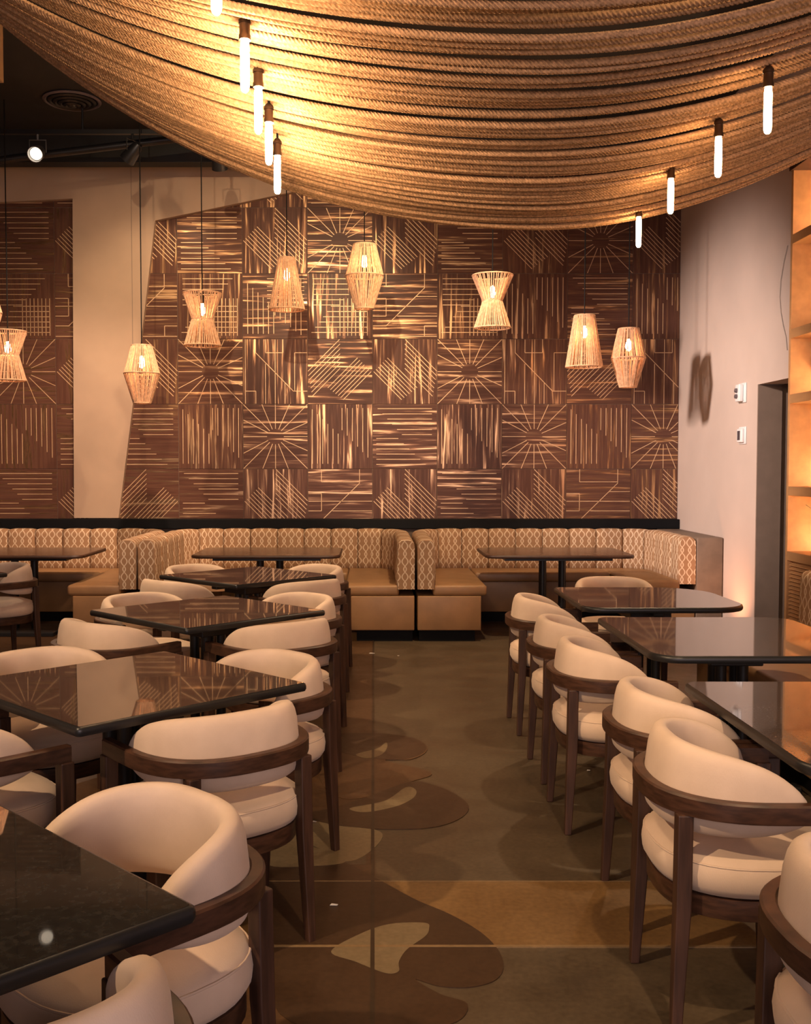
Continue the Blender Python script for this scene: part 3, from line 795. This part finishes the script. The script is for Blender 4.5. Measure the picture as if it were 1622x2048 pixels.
chair(1.065, 5.08, 0, 'farther cream chair on the aisle side of the middle right table')
chair(1.075, 5.97, 0, 'cream chair on the aisle side of the farthest right table')
chair(1.63, 6.82, 270, 'cream chair facing us behind the farthest right table')
chair(1.05, 1.90, 0, 'cream chair at the bottom right corner cut by the picture edge')

# ------------------------------------------------------------------ rope canopy
def rope_z(X, Y):
    d = X - 0.155 * Y; z = 2.72
    if d < 0: d = -d; return z + .115 * d * d + .012 * d ** 3
    return z + .205 * d * d - .013 * d ** 3
canopy = thing('rope_canopy', 'draped canopy of thick twisted manila ropes hanging across the ceiling', 'canopy', (0, 3.6, 2.72))
RX0, RX1 = -2.62, 3.10
def make_rope(Y, dz, seed, rad):
    rn = random.Random(seed); n = 800; lobes = 5; k = lobes * 3
    X = np.linspace(RX0, RX1, n)
    ph = [rn.uniform(0, 6.28) for _ in range(4)]; am = [rn.uniform(.002, .006) for _ in range(2)]
    yy = Y + am[0] * np.sin(X * 1.7 + ph[0]) + am[1] * .5 * np.sin(X * 4.3 + ph[1])
    zz = np.array([rope_z(x, Y) for x in X]) + dz + am[1] * np.sin(X * 2.1 + ph[2])
    dzx = np.gradient(zz, X); ln = np.sqrt(1 + dzx ** 2)
    nz = 1 / ln; nx = -dzx / ln             # normal in the xz plane; binormal = y
    arc = np.concatenate([[0], np.cumsum(np.sqrt(np.diff(X) ** 2 + np.diff(zz) ** 2))])
    ang = 2 * PI * np.arange(k) / k
    rr = np.where(np.arange(k) % 3 == 2, rad * .72, rad)
    A = ang[None, :] + (arc[:, None] * 2 * PI / .066) + ph[3]
    c, s = np.cos(A) * rr[None, :], np.sin(A) * rr[None, :]
    V = np.empty((n, k, 3)); V[:, :, 0] = X[:, None] + nx[:, None] * s - 0; V[:, :, 1] = yy[:, None] + c; V[:, :, 2] = zz[:, None] + nz[:, None] * s
    V = V.reshape(-1, 3) - np.array([0, 3.6, 2.72])
    i = np.arange(n - 1)[:, None]; j = np.arange(k)[None, :]; j2 = (j + 1) % k
    F = np.stack([i * k + j, i * k + j2, (i + 1) * k + j2, (i + 1) * k + j], -1).reshape(-1, 4)
    me = bpy.data.meshes.new('rope'); me.vertices.add(len(V)); me.vertices.foreach_set('co', V.ravel())
    me.loops.add(F.size); me.loops.foreach_set('vertex_index', F.ravel().astype(np.int32))
    me.polygons.add(len(F)); me.polygons.foreach_set('loop_start', (np.arange(len(F)) * 4).astype(np.int32))
    me.polygons.foreach_set('use_smooth', np.ones(len(F), dtype=bool))
    me.update(calc_edges=True); me.validate(); me.flip_normals()
    me.materials.append(M['rope_fibre']); obj('rope', me, canopy)
rn = random.Random(11); Y = 2.25; i = 0; RY = []
while Y < 5.22:
    make_rope(Y, rn.uniform(-.011, .011), i, .0122 * rn.uniform(.86, 1.10)); RY.append(Y)
    Y += .0425 * rn.uniform(.86, 1.14) + (.016 if rn.random() < .20 else 0); i += 1
for nm, x in (('end_batten', RX0), ('end_batten', RX1)):
    b = MB(); rows = []
    for Y in (2.2, 5.28):
        z = rope_z(x, Y); rows.append([(x - .05, Y - 3.6, z - 2.72 - .05), (x + .05, Y - 3.6, z - 2.72 - .05), (x + .05, Y - 3.6, z - 2.72 + .05), (x - .05, Y - 3.6, z - 2.72 + .05)])
    b.grid(rows); obj(nm, b.mesh(nm, 'dark_wood'), canopy)
for x in (RX0,):
    for Y in (2.4, 3.6, 5.1):
        b = MB(); b.tube([(x, Y - 3.6, rope_z(x, Y) - 2.72 + .04), (x, Y - 3.6, ZC - 2.72)], .012, 8); obj('hanger_rod', b.mesh('hanger_rod', 'black_metal'), canopy)

# ---- filament tube lamps under the ropes
def tube_lamp(label, x, y, zb, mat, group):
    t = thing('tube_lamp', label, 'lamp', (x, y, zb), 0, group)
    b = MB(); b.lathe([(.0, 0), (.006, .001), (.0105, .006), (.0126, .016), (.0128, .03), (.0128, .128), (.0115, .140), (.010, .152)], 16)
    obj('glass_tube', b.mesh('glass_tube', mat, True), t)
    b = MB(); b.lathe([(.010, .146), (.0175, .147), (.0175, .160), (.0155, .164), (.0155, .192), (.018, .194), (.018, .202), (.011, .212), (.0055, .216)], 18)
    obj('socket', b.mesh('socket', 'bronze', True), t)
    b = MB(); b.tube([(0, 0, .214), (0, 0, max(.235, rope_z(x, y) - zb - .016))], .0045, 8); obj('cord', b.mesh('cord', 'cable', True), t)
KL = ('topmost bright tube bulb of the left row, half cut by the top edge', 'second bright tube bulb from the top in the left row', 'third bright tube bulb from the top in the left row',
      'fourth bright tube bulb from the top in the left row', 'lowest bright tube bulb of the left row')
ZBULB = 2.594
for (px, py), lab in zip(((433, 30), (490, 185), (517, 268), (538, 330), (555, 388)), KL):
    Y = (ZBULB - EYE) / ray(px, py)[1]; tube_lamp(lab, ray(px, py)[0] * Y, Y, ZBULB, 'tube_bright', 'tube bulbs hanging in the left row')
KR = ('largest tube bulb of the right row, nearest the top right corner', 'second tube bulb of the right row', 'third tube bulb of the right row', 'lowest tube bulb of the right row before the dark wall')
for (px, py), lab in zip(((1535, 268), (1436, 355), (1341, 428), (1277, 495)), KR):
    Y = (ZBULB - EYE) / ray(px, py)[1]; tube_lamp(lab, ray(px, py)[0] * Y, Y, ZBULB, 'tube_soft', 'tube bulbs hanging in the right row')

# ------------------------------------------------------------------ string-shade pendants
def pendant(kind, px, y0, y1, label, Y=9.3, widths=None, ym=None):
    s = Y / FPX; zt, zb = EYE + (935 - y0) * s, EYE + (935 - y1) * s; x = (px - 742) * s
    t = thing('string_pendant', label, 'lamp', (x, Y, zb), 0, kind + ' string pendants')
    H = zt - zb; prof = []
    if kind == 'cone': prof = [(widths[1] / 2 * s, 0), (widths[0] / 2 * s, H)]
    else:
        zm = EYE + (935 - ym) * s - zb; prof = [(widths[2] / 2 * s, 0), (widths[1] / 2 * s, zm), (widths[0] / 2 * s, H)]
    for r, z in prof:
        b = MB(); b.tube([(r * math.cos(2 * PI * k / 28), r * math.sin(2 * PI * k / 28), z) for k in range(29)], .0065, 6, False)
        obj('hoop', b.mesh('hoop', 'strand_fibre', True), t)
    b = MB(); n = 54; rn = random.Random(int(px))
    for (r0, z0), (r1, z1) in zip(prof, prof[1:]):
        for k in range(n):
            a = 2 * PI * (k + rn.uniform(-.3, .3)) / n; w = rn.uniform(.75, 1.15)
            b.tube([(r0 * math.cos(a), r0 * math.sin(a), z0), (r1 * math.cos(a), r1 * math.sin(a), z1)], .0052 * w, 5, False)
    o = obj('string_shade', b.mesh('string_shade', 'strand_fibre', True), t); o['kind'] = 'stuff'
    b = MB(); rt = prof[-1][0]
    for k in range(3):
        a = 2 * PI * k / 3; b.tube([(0, 0, H + .0), (rt * math.cos(a), rt * math.sin(a), H)], .004, 6)
    obj('spider', b.mesh('spider', 'cable'), t)
    zc = H - .20
    b = MB(); b.lathe([(.0, 0), (.016, .006), (.026, .025), (.029, .045), (.024, .075), (.014, .10), (.012, .11)], 14, (0, 0, zc)); obj('bulb', b.mesh('bulb', 'lamp_bulb', True), t)
    b = MB(); b.lathe([(.013, .108), (.02, .11), (.02, .17), (.012, .185), (.0, .186)], 14, (0, 0, zc)); obj('socket', b.mesh('socket', 'cable', True), t)
    b = MB(); b.tube([(0, 0, zc + .18), (0, 0, ZC - zb)], .0055, 6); obj('cord', b.mesh('cord', 'cable'), t)
pendant('hourglass', 407, 590, 693, 'hourglass string pendant left of the cone pendant, over the middle booth', 9.3, (75, 41, 72), 641)
pendant('cone', 575, 521, 622, 'cone string pendant over the middle booth', 9.3, (32, 70))
pendant('lantern', 729, 495, 620, 'highest lantern-shaped string pendant, right of the cone pendant', 9.2, (45, 75, 36), 556)
pendant('hourglass', 983, 555, 658, 'hourglass string pendant right of centre under the canopy', 9.3, (80, 38, 72), 605)
pendant('cone', 1166, 634, 735, 'bright cone string pendant over the right booth', 9.3, (40, 72))
pendant('lantern', 1254, 660, 775, 'lantern-shaped string pendant beside the right wall', 9.3, (40, 66, 33), 718)
pendant('lantern', 286, 693, 807, 'lowest lantern-shaped string pendant before the tan pier', 9.2, (40, 70, 34), 748)
pendant('hourglass', 20, 665, 762, 'hourglass string pendant at the left picture edge', 9.3, (72, 40, 68), 711)
pendant('lantern', -28, 575, 690, 'lantern-shaped string pendant almost hidden by the left picture edge', 8.3, (40, 70, 34), 628)

# ------------------------------------------------------------------ ceiling fittings at the left
t = thing('ceiling_vent', 'round black ceiling vent with concentric rings', 'vent', ((154 - 742) * 9.3 / FPX, 9.3, ZC))
for i, r in enumerate((.25, .205, .16, .115, .07)):
    b = MB(); b.lathe([(r, -.004 - .010 * i), (r + .006, -.012 - .010 * i), (r - .014, -.024 - .010 * i), (r - .028, -.016 - .010 * i), (r - .02, -.006 - .010 * i)], 36, (0, 0, 0), False)
    obj('ring', b.mesh('ring', 'black_metal' if i else 'grey_plastic', True), t)
b = MB(); b.lathe([(0, -.07), (.035, -.066), (.045, -.05), (.03, -.0)], 24); obj('hub', b.mesh('hub', 'black_metal', True), t)
b = MB(); b.box(XL + .01, 2.9, 10.15, 10.32, 4.50, ZC - .001)
tag(obj('ceiling_beam', b.mesh('ceiling_beam', 'ceiling_black')), 'black beam along the ceiling before the back wall', 'beam')
b = MB(); b.box(XL + .01, 0.5, 9.36, 9.40, 4.52, 4.56)
tr = tag(obj('light_track', b.mesh('light_track', 'black_metal')), 'black light track under the ceiling at the left', 'track')
for x in (-4.2, -2.6, -1.0):
    b = MB(); b.tube([(x, 9.38, 4.55), (x, 9.38, ZC)], .01, 8); obj('track_hanger', b.mesh('track_hanger', 'black_metal'), tr)
b = MB(); b.tube([(-4.6, 9.62, 4.20), (-3.30, 9.62, 4.38), (-1.6, 9.62, 4.58), (-0.6, 9.62, 4.70)], .035, 12)
tag(obj('sloping_pipe', b.mesh('sloping_pipe', 'black_metal', True)), 'black pipe sloping up below the ceiling beam', 'pipe')
def track_head(label, x, z, tilt, yaw, lit):
    t = thing('track_spot', label, 'spotlight', (x, 9.38, z), yaw)
    b = MB(); b.tube([(0, 0, .05), (0, 0, 4.519 - z)], .012, 8); obj('stem', b.mesh('stem', 'steel' if lit else 'black_metal'), t)
    b = MB(); b.tube([(-.075, 0, -.06), (-.075, 0, .05), (.075, 0, .05), (.075, 0, -.06)], .006, 6); obj('yoke', b.mesh('yoke', 'steel' if lit else 'black_metal'), t)
    b = MB(); b.lathe([(.0, .10), (.035, .10), (.05, .06), (.065, -.02), (.072, -.09), (.066, -.09), (.058, -.03), (.0, -.03)], 20)
    h = obj('lamp_head', b.mesh('lamp_head', 'steel' if lit else 'black_metal', True), t, (0, 0, -.06)); h.rotation_euler = (tilt, 0, 0)
    b = MB(); b.lathe([(0, -.045), (.03, -.05), (.054, -.06), (.054, -.05), (0, -.035)], 20)
    o = obj('lamp_face', b.mesh('lamp_face', 'spot_face' if lit else 'white_plastic', True), h)
    return t
sx = (85 - 742) * 9.38 / FPX
track_head('lit track spotlight glaring at the upper left', sx, 4.42, math.radians(-62), 0, True)
spot('track_spot_lamp', (sx, 9.28, 4.33), (-3.0, 6.6, 0.5), 120, (1, .80, .58), 60, 0.7, 0.05)
track_head('black track spotlight turned aside, right of the lit one', (272 - 742) * 9.38 / FPX, 4.42, math.radians(50), math.radians(60), False)
track_head('black track spotlight half hidden by the rope canopy', (442 - 742) * 9.38 / FPX, 4.36, math.radians(35), 0, False)
spot('track_spot_lamp', ((272 - 742) * 9.38 / FPX + .12, 9.30, 4.33), (-2.2, 10.7, 2.6), 60, WARM, 90, 0.8, 0.05)
tag(obj('ceiling_soffit', boxm('ceiling_soffit', 'soffit_tan', XL + .01, -2.50, 6.3, 7.1, 4.135, ZC - .001, .004)), 'tan boxed soffit at the top left edge', 'soffit')
for i, (px, py, s) in enumerate(((744, 1308, .024), (797, 1313, .009), (629, 1646, .008), (668, 1813, .014), (1177, 1543, .009))):
    x, y = fl(px, py); b = MB(); b.add([(-s, -s * .3, 0), (s * .8, -s * .35, .0), (s, s * .2, 0), (-s * .6, s * .35, 0), (-s, -s * .3, .002), (s * .8, -s * .35, .004), (s, s * .2, .002), (-s * .6, s * .35, .004)],
        [(3, 2, 1, 0), (4, 5, 6, 7), (0, 1, 5, 4), (1, 2, 6, 5), (2, 3, 7, 6), (3, 0, 4, 7)])
    tag(obj('paper_scrap', b.mesh('paper_scrap', 'paper_scrap'), None, (x, y, .0052)), ['pale scrap of litter on the floor near the middle booth', 'tiny crumb on the floor before the right booth', 'tiny crumb on the floor by the left chairs', 'curled scrap on the golden floor band', 'tiny crumb on the floor under the right chairs'][i], 'scrap')
